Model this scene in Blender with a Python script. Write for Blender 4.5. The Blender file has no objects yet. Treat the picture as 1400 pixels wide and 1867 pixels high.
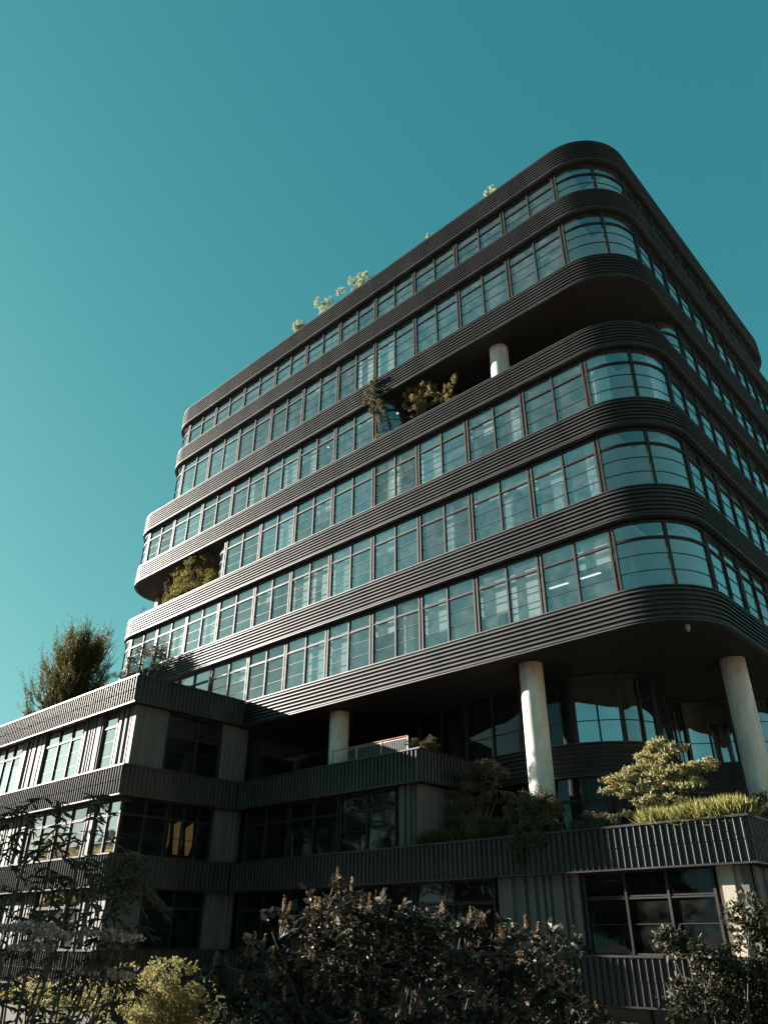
import bpy, math, random
import numpy as np
from mathutils import Matrix, Vector

S = bpy.context.scene
COL = S.collection
R = math.radians

# ------------------------------------------------------------------ helpers
class MB:
    """collects faces, then becomes one mesh object"""
    def __init__(s): s.v = []; s.f = []
    def add(s, vs, fs):
        n = len(s.v); s.v += [tuple(p) for p in vs]; s.f += [tuple(i + n for i in f) for f in fs]
    def box(s, x0, x1, y0, y1, z0, z1):
        s.add([(x0,y0,z0),(x1,y0,z0),(x1,y1,z0),(x0,y1,z0),(x0,y0,z1),(x1,y0,z1),(x1,y1,z1),(x0,y1,z1)],
              [(3,2,1,0),(4,5,6,7),(0,1,5,4),(1,2,6,5),(2,3,7,6),(3,0,4,7)])
    def obox(s, c, t, w, d0, d1, z0, z1):
        """box centred on path point c with tangent t; n is the outward normal"""
        n = (t[1], -t[0])
        P = []
        for z in (z0, z1):
            for a, b in ((-w/2, d0), (w/2, d0), (w/2, d1), (-w/2, d1)):
                P.append((c[0]+t[0]*a+n[0]*b, c[1]+t[1]*a+n[1]*b, z))
        s.add(P, [(0,1,2,3),(7,6,5,4),(4,5,1,0),(5,6,2,1),(6,7,3,2),(7,4,0,3)])
    def sweep(s, path, prof, closed=True, caps=True):
        pn = offs(path); m = len(prof); n0 = len(s.v)
        for (p, nn) in pn:
            for d, z in prof: s.v.append((p[0]+nn[0]*d, p[1]+nn[1]*d, z))
        k = m if closed else m-1
        for i in range(len(path)-1):
            for j in range(k):
                a = n0+i*m+j; b = n0+i*m+(j+1) % m
                s.f.append((a, b, b+m, a+m))
        if caps and closed:
            s.f.append(tuple(n0+j for j in range(m))[::-1])
            e = n0+(len(path)-1)*m
            s.f.append(tuple(e+j for j in range(m)))
    def tube(s, pts, rad, seg=7):
        pts = [Vector(p) for p in pts]; n0 = len(s.v)
        for i, p in enumerate(pts):
            t = (pts[min(i+1, len(pts)-1)]-pts[max(i-1, 0)]).normalized()
            a = t.orthogonal().normalized(); b = t.cross(a)
            r = rad[i] if isinstance(rad, (list, tuple)) else rad
            for k in range(seg):
                an = 2*math.pi*k/seg
                s.v.append(tuple(p+a*math.cos(an)*r+b*math.sin(an)*r))
        for i in range(len(pts)-1):
            for k in range(seg):
                a = n0+i*seg+k; b = n0+i*seg+(k+1) % seg
                s.f.append((a, b, b+seg, a+seg))
        s.f.append(tuple(n0+k for k in range(seg))[::-1])
        e = n0+(len(pts)-1)*seg
        s.f.append(tuple(e+k for k in range(seg)))
    def cyl(s, x, y, r, z0, z1, seg=40):
        n = len(s.v)
        for z in (z0, z1):
            for k in range(seg):
                a = 2*math.pi*k/seg; s.v.append((x+r*math.cos(a), y+r*math.sin(a), z))
        for k in range(seg):
            s.f.append((n+k, n+(k+1) % seg, n+seg+(k+1) % seg, n+seg+k))
        s.f.append(tuple(range(n, n+seg))[::-1]); s.f.append(tuple(range(n+seg, n+2*seg)))
    def prism(s, poly, z0, z1):
        n = len(s.v); m = len(poly)
        for z in (z0, z1):
            for p in poly: s.v.append((p[0], p[1], z))
        for k in range(m):
            s.f.append((n+k, n+(k+1) % m, n+m+(k+1) % m, n+m+k))
        s.f.append(tuple(range(n, n+m))[::-1]); s.f.append(tuple(range(n+m, n+2*m)))
    def build(s, name, mat, parent=None, smooth=False, **kw):
        me = bpy.data.meshes.new(name); me.from_pydata(s.v, [], s.f); me.update()
        if smooth:
            me.shade_smooth()
            if hasattr(me, 'set_sharp_from_angle'): me.set_sharp_from_angle(angle=R(35))
        o = bpy.data.objects.new(name, me); COL.objects.link(o)
        me.materials.append(mat)
        if parent is not None: o.parent = parent; o.matrix_parent_inverse = parent.matrix_world.inverted()
        for k, v in kw.items(): o[k] = v
        return o

def offs(path):
    """path points with mitred outward normals (outward = right of the walking direction)"""
    out = []; n = len(path)
    for i, p in enumerate(path):
        ns = []
        for a, b in ((i-1, i), (i, i+1)):
            if 0 <= a and b < n:
                dx = path[b][0]-path[a][0]; dy = path[b][1]-path[a][1]; l = math.hypot(dx, dy)
                ns.append((dy/l, -dx/l))
        if len(ns) == 1: nn = ns[0]
        else:
            x = ns[0][0]+ns[1][0]; y = ns[0][1]+ns[1][1]; l2 = x*x+y*y
            nn = (2*x/l2, 2*y/l2)
        out.append((p, nn))
    return out

def inset(path, d): return [(p[0]+n[0]*d, p[1]+n[1]*d) for p, n in offs(path)]

def arc(cx, cy, r, a0, a1, n):
    return [(cx+r*math.cos(R(a0+(a1-a0)*i/n)), cy+r*math.sin(R(a0+(a1-a0)*i/n))) for i in range(n+1)]

def empty(name, loc, label=None, cat=None, group=None):
    o = bpy.data.objects.new(name, None); COL.objects.link(o); o.location = loc
    o.matrix_world = Matrix.Translation(loc)
    if label: o['label'] = label
    if cat: o['category'] = cat
    if group: o['group'] = group
    return o

# ------------------------------------------------------------------ materials
def nodes(name):
    m = bpy.data.materials.new(name); m.use_nodes = True
    nt = m.node_tree; nt.nodes.clear()
    out = nt.nodes.new('ShaderNodeOutputMaterial')
    return m, nt, out

def surf(name, c1, c2=None, rough=.5, metal=0., scale=3., bump=0., bscale=40., spec=.5, stretch=(1,1,1), rvar=.1, detail=6):
    m, nt, out = nodes(name); N = nt.nodes; L = nt.links
    b = N.new('ShaderNodeBsdfPrincipled'); L.new(b.outputs[0], out.inputs[0])
    tc = N.new('ShaderNodeTexCoord'); mp = N.new('ShaderNodeMapping'); mp.inputs['Scale'].default_value = stretch
    L.new(tc.outputs['Object'], mp.inputs[0])
    nz = N.new('ShaderNodeTexNoise'); nz.inputs['Scale'].default_value = scale; nz.inputs['Detail'].default_value = detail
    L.new(mp.outputs[0], nz.inputs[0])
    cr = N.new('ShaderNodeValToRGB'); cr.color_ramp.elements[0].position = .3; cr.color_ramp.elements[1].position = .7
    cr.color_ramp.elements[0].color = (*c1, 1); cr.color_ramp.elements[1].color = (*(c2 or c1), 1)
    L.new(nz.outputs['Fac'], cr.inputs[0]); L.new(cr.outputs[0], b.inputs['Base Color'])
    mr = N.new('ShaderNodeMapRange'); mr.inputs['To Min'].default_value = rough-rvar; mr.inputs['To Max'].default_value = rough+rvar
    L.new(nz.outputs['Fac'], mr.inputs[0]); L.new(mr.outputs[0], b.inputs['Roughness'])
    b.inputs['Metallic'].default_value = metal; b.inputs['Specular IOR Level'].default_value = spec
    if bump:
        n2 = N.new('ShaderNodeTexNoise'); n2.inputs['Scale'].default_value = bscale; n2.inputs['Detail'].default_value = 4
        L.new(mp.outputs[0], n2.inputs[0])
        bp = N.new('ShaderNodeBump'); bp.inputs['Strength'].default_value = 1; bp.inputs['Distance'].default_value = bump
        L.new(n2.outputs['Fac'], bp.inputs['Height']); L.new(bp.outputs[0], b.inputs['Normal'])
    return m

def clad(name, c, rough, metal, joint=1.49):
    m = surf(name, tuple(v*.82 for v in c), tuple(v*1.15 for v in c), rough=rough, metal=metal, scale=.9, bump=.0012, bscale=7, stretch=(1,1,.25), rvar=.08)
    nt = m.node_tree; N = nt.nodes; L = nt.links
    b = [n for n in N if n.type == 'BSDF_PRINCIPLED'][0]; old = b.inputs['Base Color'].links[0].from_socket
    tc = N.new('ShaderNodeTexCoord'); sx = N.new('ShaderNodeSeparateXYZ'); L.new(tc.outputs['Object'], sx.inputs[0])
    ad = N.new('ShaderNodeMath'); ad.operation = 'ADD'; L.new(sx.outputs[0], ad.inputs[0]); L.new(sx.outputs[1], ad.inputs[1])
    zz = N.new('ShaderNodeMath'); zz.operation = 'MULTIPLY_ADD'; zz.inputs[1].default_value = .21; L.new(sx.outputs[2], zz.inputs[0]); L.new(ad.outputs[0], zz.inputs[2])
    dv = N.new('ShaderNodeMath'); dv.operation = 'DIVIDE'; dv.inputs[1].default_value = joint; L.new(zz.outputs[0], dv.inputs[0])
    fr = N.new('ShaderNodeMath'); fr.operation = 'FRACT'; L.new(dv.outputs[0], fr.inputs[0])
    gt = N.new('ShaderNodeMath'); gt.operation = 'GREATER_THAN'; gt.inputs[1].default_value = .014; L.new(fr.outputs[0], gt.inputs[0])
    fl = N.new('ShaderNodeMath'); fl.operation = 'FLOOR'; L.new(dv.outputs[0], fl.inputs[0])
    wn = N.new('ShaderNodeTexWhiteNoise'); wn.noise_dimensions = '1D'; L.new(fl.outputs[0], wn.inputs['W'])
    mr = N.new('ShaderNodeMapRange'); mr.inputs['To Min'].default_value = .80; mr.inputs['To Max'].default_value = 1.12; L.new(wn.outputs[0], mr.inputs[0])
    g2 = N.new('ShaderNodeMath'); g2.operation = 'MULTIPLY_ADD'; g2.inputs[1].default_value = .65; g2.inputs[2].default_value = .35; L.new(gt.outputs[0], g2.inputs[0])
    k = N.new('ShaderNodeMath'); k.operation = 'MULTIPLY'; L.new(mr.outputs[0], k.inputs[0]); L.new(g2.outputs[0], k.inputs[1])
    vs = N.new('ShaderNodeVectorMath'); vs.operation = 'SCALE'; L.new(old, vs.inputs[0]); L.new(k.outputs[0], vs.inputs['Scale']); L.new(vs.outputs[0], b.inputs['Base Color'])
    return m

def glass(name, refl=.25, tint=(.80,.88,.88), gloss=(.93,.97,1.), wav=.010, dirt=.045, ex=2.5):
    m, nt, out = nodes(name); N = nt.nodes; L = nt.links
    oi = N.new('ShaderNodeObjectInfo'); tc = N.new('ShaderNodeTexCoord')
    nz = N.new('ShaderNodeTexNoise'); nz.noise_dimensions = '4D'; nz.inputs['Scale'].default_value = .55; nz.inputs['Detail'].default_value = 1
    L.new(tc.outputs['Object'], nz.inputs[0])
    mw = N.new('ShaderNodeMath'); mw.operation = 'MULTIPLY'; mw.inputs[1].default_value = 50; L.new(oi.outputs['Random'], mw.inputs[0]); L.new(mw.outputs[0], nz.inputs['W'])
    bp = N.new('ShaderNodeBump'); bp.inputs['Distance'].default_value = wav; bp.inputs['Strength'].default_value = 1
    L.new(nz.outputs['Fac'], bp.inputs['Height'])
    g = N.new('ShaderNodeBsdfAnisotropic') if False else N.new('ShaderNodeBsdfGlossy')
    g.inputs['Roughness'].default_value = .02; g.inputs['Color'].default_value = (*gloss, 1); L.new(bp.outputs[0], g.inputs['Normal'])
    t = N.new('ShaderNodeBsdfTransparent'); t.inputs[0].default_value = (*tint, 1)
    la = N.new('ShaderNodeLayerWeight'); la.inputs['Blend'].default_value = .5
    lw = N.new('ShaderNodeMath'); lw.operation = 'POWER'; lw.inputs[1].default_value = ex; L.new(la.outputs['Facing'], lw.inputs[0])
    rv = N.new('ShaderNodeMapRange'); rv.inputs['To Min'].default_value = refl*.55; rv.inputs['To Max'].default_value = refl*1.45; L.new(oi.outputs['Random'], rv.inputs[0])
    ad = N.new('ShaderNodeMath'); ad.operation = 'MULTIPLY_ADD'; ad.inputs[1].default_value = 1.-refl; ad.use_clamp = True; L.new(rv.outputs[0], ad.inputs[2])
    L.new(lw.outputs[0], ad.inputs[0])
    mx = N.new('ShaderNodeMixShader'); L.new(ad.outputs[0], mx.inputs[0]); L.new(t.outputs[0], mx.inputs[1]); L.new(g.outputs[0], mx.inputs[2])
    # dust film on the pane
    d = N.new('ShaderNodeBsdfDiffuse'); d.inputs[0].default_value = (.55,.56,.54,1)
    n2 = N.new('ShaderNodeTexNoise'); n2.inputs['Scale'].default_value = 2.2; n2.inputs['Detail'].default_value = 8; n2.noise_dimensions = '4D'
    L.new(tc.outputs['Object'], n2.inputs[0]); L.new(mw.outputs[0], n2.inputs['W'])
    mr = N.new('ShaderNodeMapRange'); mr.inputs['From Min'].default_value = .4; mr.inputs['From Max'].default_value = .75; mr.inputs['To Min'].default_value = dirt*.2; mr.inputs['To Max'].default_value = dirt*2
    L.new(n2.outputs['Fac'], mr.inputs[0])
    m2 = N.new('ShaderNodeMixShader'); L.new(mr.outputs[0], m2.inputs[0]); L.new(mx.outputs[0], m2.inputs[1]); L.new(d.outputs[0], m2.inputs[2])
    L.new(m2.outputs[0], out.inputs[0])
    return m

def leafmat(name, c1, c2, trans=.3, rough=.6, c3=None):
    m, nt, out = nodes(name); N = nt.nodes; L = nt.links
    ge = N.new('ShaderNodeNewGeometry'); cr = N.new('ShaderNodeValToRGB')
    cr.color_ramp.elements[0].color = (*c1, 1); cr.color_ramp.elements[1].color = (*c2, 1)
    if c3:
        e = cr.color_ramp.elements.new(.93); e.color = (*c2, 1); cr.color_ramp.elements[-1].color = (*c3, 1)
    L.new(ge.outputs['Random Per Island'], cr.inputs[0])
    b = N.new('ShaderNodeBsdfPrincipled'); L.new(cr.outputs[0], b.inputs['Base Color']); b.inputs['Roughness'].default_value = rough
    b.inputs['Specular IOR Level'].default_value = .2
    t = N.new('ShaderNodeBsdfTranslucent'); L.new(cr.outputs[0], t.inputs[0])
    mx = N.new('ShaderNodeMixShader'); mx.inputs[0].default_value = trans
    L.new(b.outputs[0], mx.inputs[1]); L.new(t.outputs[0], mx.inputs[2]); L.new(mx.outputs[0], out.inputs[0])
    return m

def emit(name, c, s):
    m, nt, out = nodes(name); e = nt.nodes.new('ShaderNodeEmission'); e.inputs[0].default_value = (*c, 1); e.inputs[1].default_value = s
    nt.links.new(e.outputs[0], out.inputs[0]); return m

def concrete(name):
    m, nt, out = nodes(name); N = nt.nodes; L = nt.links
    b = N.new('ShaderNodeBsdfPrincipled'); L.new(b.outputs[0], out.inputs[0]); b.inputs['Roughness'].default_value = .75
    tc = N.new('ShaderNodeTexCoord')
    mp = N.new('ShaderNodeMapping'); mp.inputs['Scale'].default_value = (1.5, 1.5, .5); L.new(tc.outputs['Object'], mp.inputs[0])
    nz = N.new('ShaderNodeTexNoise'); nz.inputs['Scale'].default_value = 2; nz.inputs['Detail'].default_value = 9; nz.inputs['Roughness'].default_value = .65
    L.new(mp.outputs[0], nz.inputs[0])
    cr = N.new('ShaderNodeValToRGB'); cr.color_ramp.elements[0].position = .3; cr.color_ramp.elements[0].color = (.40,.375,.35,1)
    cr.color_ramp.elements[1].position = .68; cr.color_ramp.elements[1].color = (.64,.61,.58,1); L.new(nz.outputs['Fac'], cr.inputs[0])
    vo = N.new('ShaderNodeTexVoronoi'); vo.inputs['Scale'].default_value = 3.2; L.new(tc.outputs['Object'], vo.inputs[0])
    c2 = N.new('ShaderNodeValToRGB'); c2.color_ramp.elements[0].position = .05; c2.color_ramp.elements[0].color = (.3,.27,.25,1); c2.color_ramp.elements[1].position = .08; c2.color_ramp.elements[1].color = (1,1,1,1)
    L.new(vo.outputs['Distance'], c2.inputs[0])
    mu = N.new('ShaderNodeMix'); mu.data_type = 'RGBA'; mu.blend_type = 'MULTIPLY'; mu.inputs[0].default_value = .6
    L.new(cr.outputs[0], mu.inputs[6]); L.new(c2.outputs[0], mu.inputs[7]); L.new(mu.outputs[2], b.inputs['Base Color'])
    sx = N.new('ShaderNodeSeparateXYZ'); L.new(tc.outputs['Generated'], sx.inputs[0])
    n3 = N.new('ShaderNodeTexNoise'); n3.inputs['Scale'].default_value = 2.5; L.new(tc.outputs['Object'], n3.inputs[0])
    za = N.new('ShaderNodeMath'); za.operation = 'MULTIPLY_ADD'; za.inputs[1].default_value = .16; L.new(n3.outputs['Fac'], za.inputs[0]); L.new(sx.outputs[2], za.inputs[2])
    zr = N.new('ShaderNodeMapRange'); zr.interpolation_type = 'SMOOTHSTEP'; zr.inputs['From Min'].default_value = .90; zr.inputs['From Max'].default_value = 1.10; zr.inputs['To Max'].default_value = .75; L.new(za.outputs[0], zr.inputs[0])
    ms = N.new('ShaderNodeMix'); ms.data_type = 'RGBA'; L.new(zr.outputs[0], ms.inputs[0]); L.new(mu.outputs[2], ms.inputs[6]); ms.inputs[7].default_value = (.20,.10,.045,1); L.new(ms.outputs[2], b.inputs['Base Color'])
    fz = N.new('ShaderNodeMath'); fz.operation = 'FRACT'
    bp = N.new('ShaderNodeBump'); bp.inputs['Distance'].default_value = .01; L.new(nz.outputs['Fac'], bp.inputs['Height']); L.new(bp.outputs[0], b.inputs['Normal'])
    return m

M = {}
M['rib'] = clad('dark_bronze_cladding', (.043,.042,.043), .50, .3)
M['corr'] = clad('charcoal_corrugated_cladding', (.042,.041,.041), .42, .5, 2.12)
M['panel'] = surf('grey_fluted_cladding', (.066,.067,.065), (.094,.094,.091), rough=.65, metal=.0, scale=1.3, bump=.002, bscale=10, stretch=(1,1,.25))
M['panel_sunlit'] = surf('sun_lightened_fluted_cladding', (.30,.26,.21), (.37,.32,.26), rough=.6, metal=.1, scale=1.3, bump=.002, bscale=10, stretch=(1,1,.25))  # lighter copy of the grey fluted cladding, sunlight put into the colour
M['frame'] = surf('black_window_frame', (.018,.016,.015), (.028,.025,.023), rough=.55, metal=.0, spec=.25, scale=4)
M['soffit'] = surf('dark_soffit_board', (.017,.015,.014), (.024,.021,.019), rough=.7, scale=1.5, bump=.002, bscale=20)
M['slab'] = surf('roof_membrane', (.10,.10,.09), (.14,.13,.12), rough=.85, scale=1)
M['inner'] = surf('interior_wall', (.5,.5,.48), (.62,.61,.58), rough=.8, scale=.4)
M['ceil'] = surf('interior_ceiling', (.55,.56,.55), (.8,.8,.78), rough=.8, scale=.35, detail=2)
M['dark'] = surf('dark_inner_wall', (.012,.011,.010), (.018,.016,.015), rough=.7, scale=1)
M['glass'] = glass('coated_window_glass')
M['glass_low'] = glass('low_wing_glass', refl=.35, dirt=.06, wav=.02)
M['glass_dark'] = glass('clear_dark_glass', refl=.03, ex=4.5, tint=(.5,.55,.55), wav=.03, dirt=.015)
M['glass_bay'] = glass('bay_glass', refl=.3, tint=(.4,.5,.5), wav=.03, dirt=.01)
M['conc'] = concrete('weathered_concrete')
M['curtain'] = surf('white_curtain_cloth', (.85,.85,.83), (.9,.9,.88), rough=.9, scale=3)
M['blind'] = surf('roller_blind', (.36,.37,.36), (.5,.5,.48), rough=.9, scale=.5)
M['white'] = surf('white_paint', (.75,.75,.73), (.8,.8,.78), rough=.5)
M['lamp'] = emit('lamp_white', (1,.97,.9), .3)
M['warmglow'] = emit('warm_added_glow', (.85,.50,.17), .032)  # added emission that imitates yellow patches in the wing's side glass
M['letters'] = surf('white_letters', (.75,.75,.72), (.8,.8,.78), rough=.5)
M['handrail'] = surf('copper_handrail', (.35,.13,.07), (.42,.17,.09), rough=.4, metal=.5)
M['steel'] = surf('painted_steel', (.3,.3,.29), (.4,.4,.38), rough=.45, metal=.4)
M['bark'] = surf('bark', (.05,.036,.026), (.10,.075,.055), rough=.9, scale=8, bump=.01, bscale=20)
M['soil'] = surf('planting_soil', (.03,.022,.016), (.05,.038,.028), rough=.95, scale=5, bump=.02, bscale=15)
M['sand'] = surf('yellow_sandstone', (.52,.36,.17), (.62,.44,.22), rough=.85, scale=.5)
M['tile'] = surf('grey_roof', (.12,.11,.10), (.16,.14,.13), rough=.8)

# ------------------------------------------------------------------ world, sun, camera
SUN_AZ = R(197.6)      # direction towards the sun, measured in the xy plane from +x
SUN_EL = R(20.05)
sd = Vector((math.cos(SUN_AZ)*math.cos(SUN_EL), math.sin(SUN_AZ)*math.cos(SUN_EL), math.sin(SUN_EL)))
w = bpy.data.worlds.new('World'); S.world = w; w.use_nodes = True
nt = w.node_tree; nt.nodes.clear(); N = nt.nodes; L = nt.links
wo = N.new('ShaderNodeOutputWorld'); bg = N.new('ShaderNodeBackground'); L.new(bg.outputs[0], wo.inputs[0])
sky = N.new('ShaderNodeTexSky'); sky.sky_type = 'NISHITA'; sky.sun_disc = False
sky.sun_elevation = SUN_EL; sky.sun_rotation = math.atan2(sd.x, sd.y); sky.air_density = 1.0; sky.dust_density = .8; sky.ozone_density = 2.
bw = N.new('ShaderNodeRGBToBW'); L.new(sky.outputs[0], bw.inputs[0])
pw = N.new('ShaderNodeMath'); pw.operation = 'POWER'; pw.inputs[1].default_value = .78; L.new(bw.outputs[0], pw.inputs[0])
cb = N.new('ShaderNodeCombineColor'); 
for i, (k, e) in enumerate(((.162, 1.46), (.955, .77), (1.165, .61))):
    p = N.new('ShaderNodeMath'); p.operation = 'POWER'; p.inputs[1].default_value = e; L.new(pw.outputs[0], p.inputs[0])
    q = N.new('ShaderNodeMath'); q.operation = 'MULTIPLY'; q.inputs[1].default_value = k; L.new(p.outputs[0], q.inputs[0])
    L.new(q.outputs[0], cb.inputs[i])
L.new(cb.outputs[0], bg.inputs[0]); bg.inputs[1].default_value = .05

sl = bpy.data.lights.new('sun', 'SUN'); sl.energy = 5.0; sl.angle = R(.5); sl.color = (1., .92, .82)
so = bpy.data.objects.new('sun', sl); COL.objects.link(so); so.rotation_euler = sd.to_track_quat('Z', 'Y').to_euler()

cam = bpy.data.cameras.new('camera'); co = bpy.data.objects.new('camera', cam); COL.objects.link(co)
cam.sensor_fit = 'HORIZONTAL'; cam.sensor_width = 36; cam.lens = 36*1385.4/1400; cam.clip_end = 2000; cam.clip_start = .05
yaw, pitch, roll = R(-42.92862), R(29.56765), R(.26578)
f = Vector((math.sin(yaw)*math.cos(pitch), math.cos(yaw)*math.cos(pitch), math.sin(pitch)))
r0 = Vector((math.cos(yaw), -math.sin(yaw), 0)); u0 = r0.cross(f)
rr = r0*math.cos(roll)+u0*math.sin(roll); uu = u0*math.cos(roll)-r0*math.sin(roll)
co.matrix_world = Matrix(((rr.x, uu.x, -f.x, 7.944), (rr.y, uu.y, -f.y, -23.301), (rr.z, uu.z, -f.z, 0), (0, 0, 0, 1)))
S.camera = co
S.view_settings.view_transform = 'Standard'; S.view_settings.look = 'None'; S.view_settings.gamma = 1; S.view_settings.exposure = 2.3
S.cycles.max_bounces = 7; S.cycles.transparent_max_bounces = 12; S.cycles.diffuse_bounces = 3
S.cycles.use_adaptive_sampling = True

# ------------------------------------------------------------------ windows
def walk(path, t):
    """point and tangent at fraction t of a polyline"""
    ls = [math.dist(path[i], path[i+1]) for i in range(len(path)-1)]; T = sum(ls)*t
    for i, l in enumerate(ls):
        if T <= l+1e-9 or i == len(ls)-1:
            k = max(0, min(1, T/l)); a, b = path[i], path[i+1]
            return (a[0]+(b[0]-a[0])*k, a[1]+(b[1]-a[1])*k), ((b[0]-a[0])/l, (b[1]-a[1])/l)
        T -= l

BR = random.Random(11)
def window(parent, path, z0, z1, posts=(.5,), bars=(), trans=None, post=.07, glassm='glass', jamb=.075, label=None, thin=.022, blinds=False):
    """a framed window along a polyline; outward is to the right of the path"""
    m = MB()
    rect = lambda d0, d1, a, b: [(d0, a), (d1, a), (d1, b), (d0, b)]
    m.sweep(path, rect(-.05, .05, z0, z0+.06)); m.sweep(path, rect(-.05, .05, z1-.06, z1))
    if trans: m.sweep(path, rect(-.045, .06, trans-.05, trans-.008)); m.sweep(path, rect(-.045, .045, trans+.012, trans+.05))
    for b in bars: m.sweep(path, rect(-.02, .022, b-thin/2, b+thin/2))
    (p, t) = walk(path, 0); L_ = sum(math.dist(path[i], path[i+1]) for i in range(len(path)-1))
    for fr in [jamb/2/L_+.004] + list(posts) + [1-jamb/2/L_-.004]:
        p, t = walk(path, fr); ww = jamb if fr < .05 or fr > .95 else post
        m.obox(p, t, ww, -.047, .075, z0, z1)
    o = m.build('window', M['frame'], parent)
    if label: o['label'] = label
    g = MB(); g.sweep(path, [(0, z0+.03), (0, z1-.03)], closed=False, caps=False)
    g.build('pane', M[glassm], o, smooth=len(path) > 2)
    if blinds and len(path) == 2:
        cuts = [0]+list(posts)+[1]
        for i in range(len(cuts)-1):
            if BR.random() < .34:
                a_, t_ = walk(path, cuts[i]); b_, t_ = walk(path, cuts[i+1]); h = BR.choice((.3, .45, .7, .95, 1.))*(z1-z0-.1)
                q = MB(); q.obox(((a_[0]+b_[0])/2, (a_[1]+b_[1])/2), t_, math.dist(a_, b_)-.1, -.16, -.15, z1-.07-h, z1-.07)
                q.build('blind', M['blind'], o)
    return o

# ------------------------------------------------------------------ the tower
Z = [34.53,33.11,30.94,29.64,26.59,25.22,22.57,21.33,18.61,17.35,14.62,13.32,10.62,9.31]
RC = 2.67
def outline(xl, left_back=15., yend=20.6):
    p = [(xl-RC, left_back), (xl-RC, RC)]
    p += arc(xl, RC, RC, 180, 270, 14)[1:] + [(-RC, 0)]
    p += arc(-RC, RC, RC, 270, 360, 18)[1:] + [(0, yend)]
    p += arc(-RC, yend, RC, 0, 90, 10)[1:] + [(xl, yend+RC)]
    return p
UP, LO = outline(-33.3), outline(-36.2)

def rib_profile(z0, z1, n=7):
    H = z1-z0; p = [(-.14, z0), (.03, z0), (.055, z0+.012), (.055, z0+.05), (-.05, z0+.062)]
    zs = z0+.062; pitch = (H-.062-.05)/n
    for i in range(n):
        a = zs+pitch*i
        p += [(-.05, a+pitch*.16), (.045, a+pitch*.17), (.058, a+pitch*.20), (.060, a+pitch*.30), (.052, a+pitch*.44), (.034, a+pitch*.60), (.0, a+pitch*.80), (-.05, a+pitch*.95)]
    p += [(-.05, z1-.05), (.035, z1-.045), (.035, z1), (-.14, z1)]
    return p

tower = empty('office_tower', (-18, 10, 9.3), 'tall black office tower with rounded corners and ribbed bands between window rows', 'building')
for i in range(7):
    zt, zb = Z[2*i], Z[2*i+1]; pth = UP if i < 2 else LO
    m = MB(); m.sweep(pth, rib_profile(zb, zt), closed=True)
    o = m.build('spandrel_band', M['rib'], tower, smooth=True)
    m = MB(); m.prism(inset(pth, -.15), zb+.02, zb+.5); m.build('floor_slab', M['soffit'], tower)
m = MB(); m.prism(inset(UP, -.16), Z[1]+.502, Z[1]+1.0); m.build('roof', M['slab'], tower)

MAJ = [-2.67,-5.72,-8.78,-11.72,-14.65,-17.6,-20.6,-23.6,-26.88,-30.07,-33.3,-36.4]
SID = [2.67, 5.70, 8.78, 11.80, 14.80, 17.80, 20.60]
G = .25
def rowz(r):
    z1 = Z[2*r+1]-.10; z0 = Z[2*r+2]-.12; tr = z1-.66
    return z0, z1, tr, (tr-.63, tr-1.26)
for r in range(6):
    z0, z1, tr, bars = rowz(r)
    last = {0: 10, 1: 10, 2: 11, 3: 8, 4: 11, 5: 9}[r]; first = 4 if r == 2 else 0
    for k in range(first, last):
        a, b = MAJ[k+1], MAJ[k]
        window(tower, [(a+.03, G), (b-.03, G)], z0, z1, trans=tr, bars=bars, blinds=r > 0)
    if r != 2:      # rounded corner glazing
        window(tower, arc(-RC, RC, RC-G, 270.7, 359.3, 16), z0, z1, trans=tr, bars=bars, post=.11)
    else:
        window(tower, arc(-14.62, G+1.6, 1.6, 271, 360, 10), z0, z1, trans=tr, bars=bars, posts=())
        window(tower, arc(-G-1.6, 5.62, 1.6, 270, 359, 10), z0, z1, trans=tr, bars=bars, posts=(.5,))
    for k in range(1 if r == 2 else 0, 4 if r == 5 else 6):
        window(tower, [(-G, SID[k]+.03), (-G, SID[k+1]-.03)], z0, z1, trans=tr, bars=bars)
    if r in (0, 1, 2, 4):
        xl = -33.3 if r < 2 else -36.4
        window(tower, arc(xl, RC, RC-G, 180, 269.3, 12), z0, z1, trans=tr, bars=bars, posts=(.33, .66))
    if r == 3:
        window(tower, arc(-26.92, G+1.6, 1.6, 180, 269, 10), z0, z1, trans=tr, bars=bars, posts=())
    # things inside: ceiling, and walls of the open terraces
    m = MB(); zc = Z[2*r+1]
    if r == 2: rects = [(-36.2, -14.8, .5, 6.5), (-6.5, -.5, 6, 20)]
    elif r == 3: rects = [(-26.8, -2, .5, 6.5), (-6.4, -.5, 6.51, 20), (-1.99, -.7, 2, 6.5)]
    else: rects = [((-33 if r < 2 else -36), -2, .5, 6.5), (-6.4, -.5, 6.51, 20), (-1.99, -.7, 2, 6.5)]
    for x0, x1, y0, y1 in rects: m.box(x0, x1, y0, y1, zc-.06, zc+.01)
    m.build('ceiling', M['ceil'], tower)
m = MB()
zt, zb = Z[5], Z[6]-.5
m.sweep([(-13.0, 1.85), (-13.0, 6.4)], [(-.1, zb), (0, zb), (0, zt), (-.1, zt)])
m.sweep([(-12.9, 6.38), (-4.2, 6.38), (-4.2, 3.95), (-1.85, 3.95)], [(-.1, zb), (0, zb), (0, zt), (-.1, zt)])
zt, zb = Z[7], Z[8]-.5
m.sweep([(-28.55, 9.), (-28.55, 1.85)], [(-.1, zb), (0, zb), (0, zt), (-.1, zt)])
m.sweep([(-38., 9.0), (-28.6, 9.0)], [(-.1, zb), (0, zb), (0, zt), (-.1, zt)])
m.build('terrace_wall', M['dark'], tower)
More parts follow.
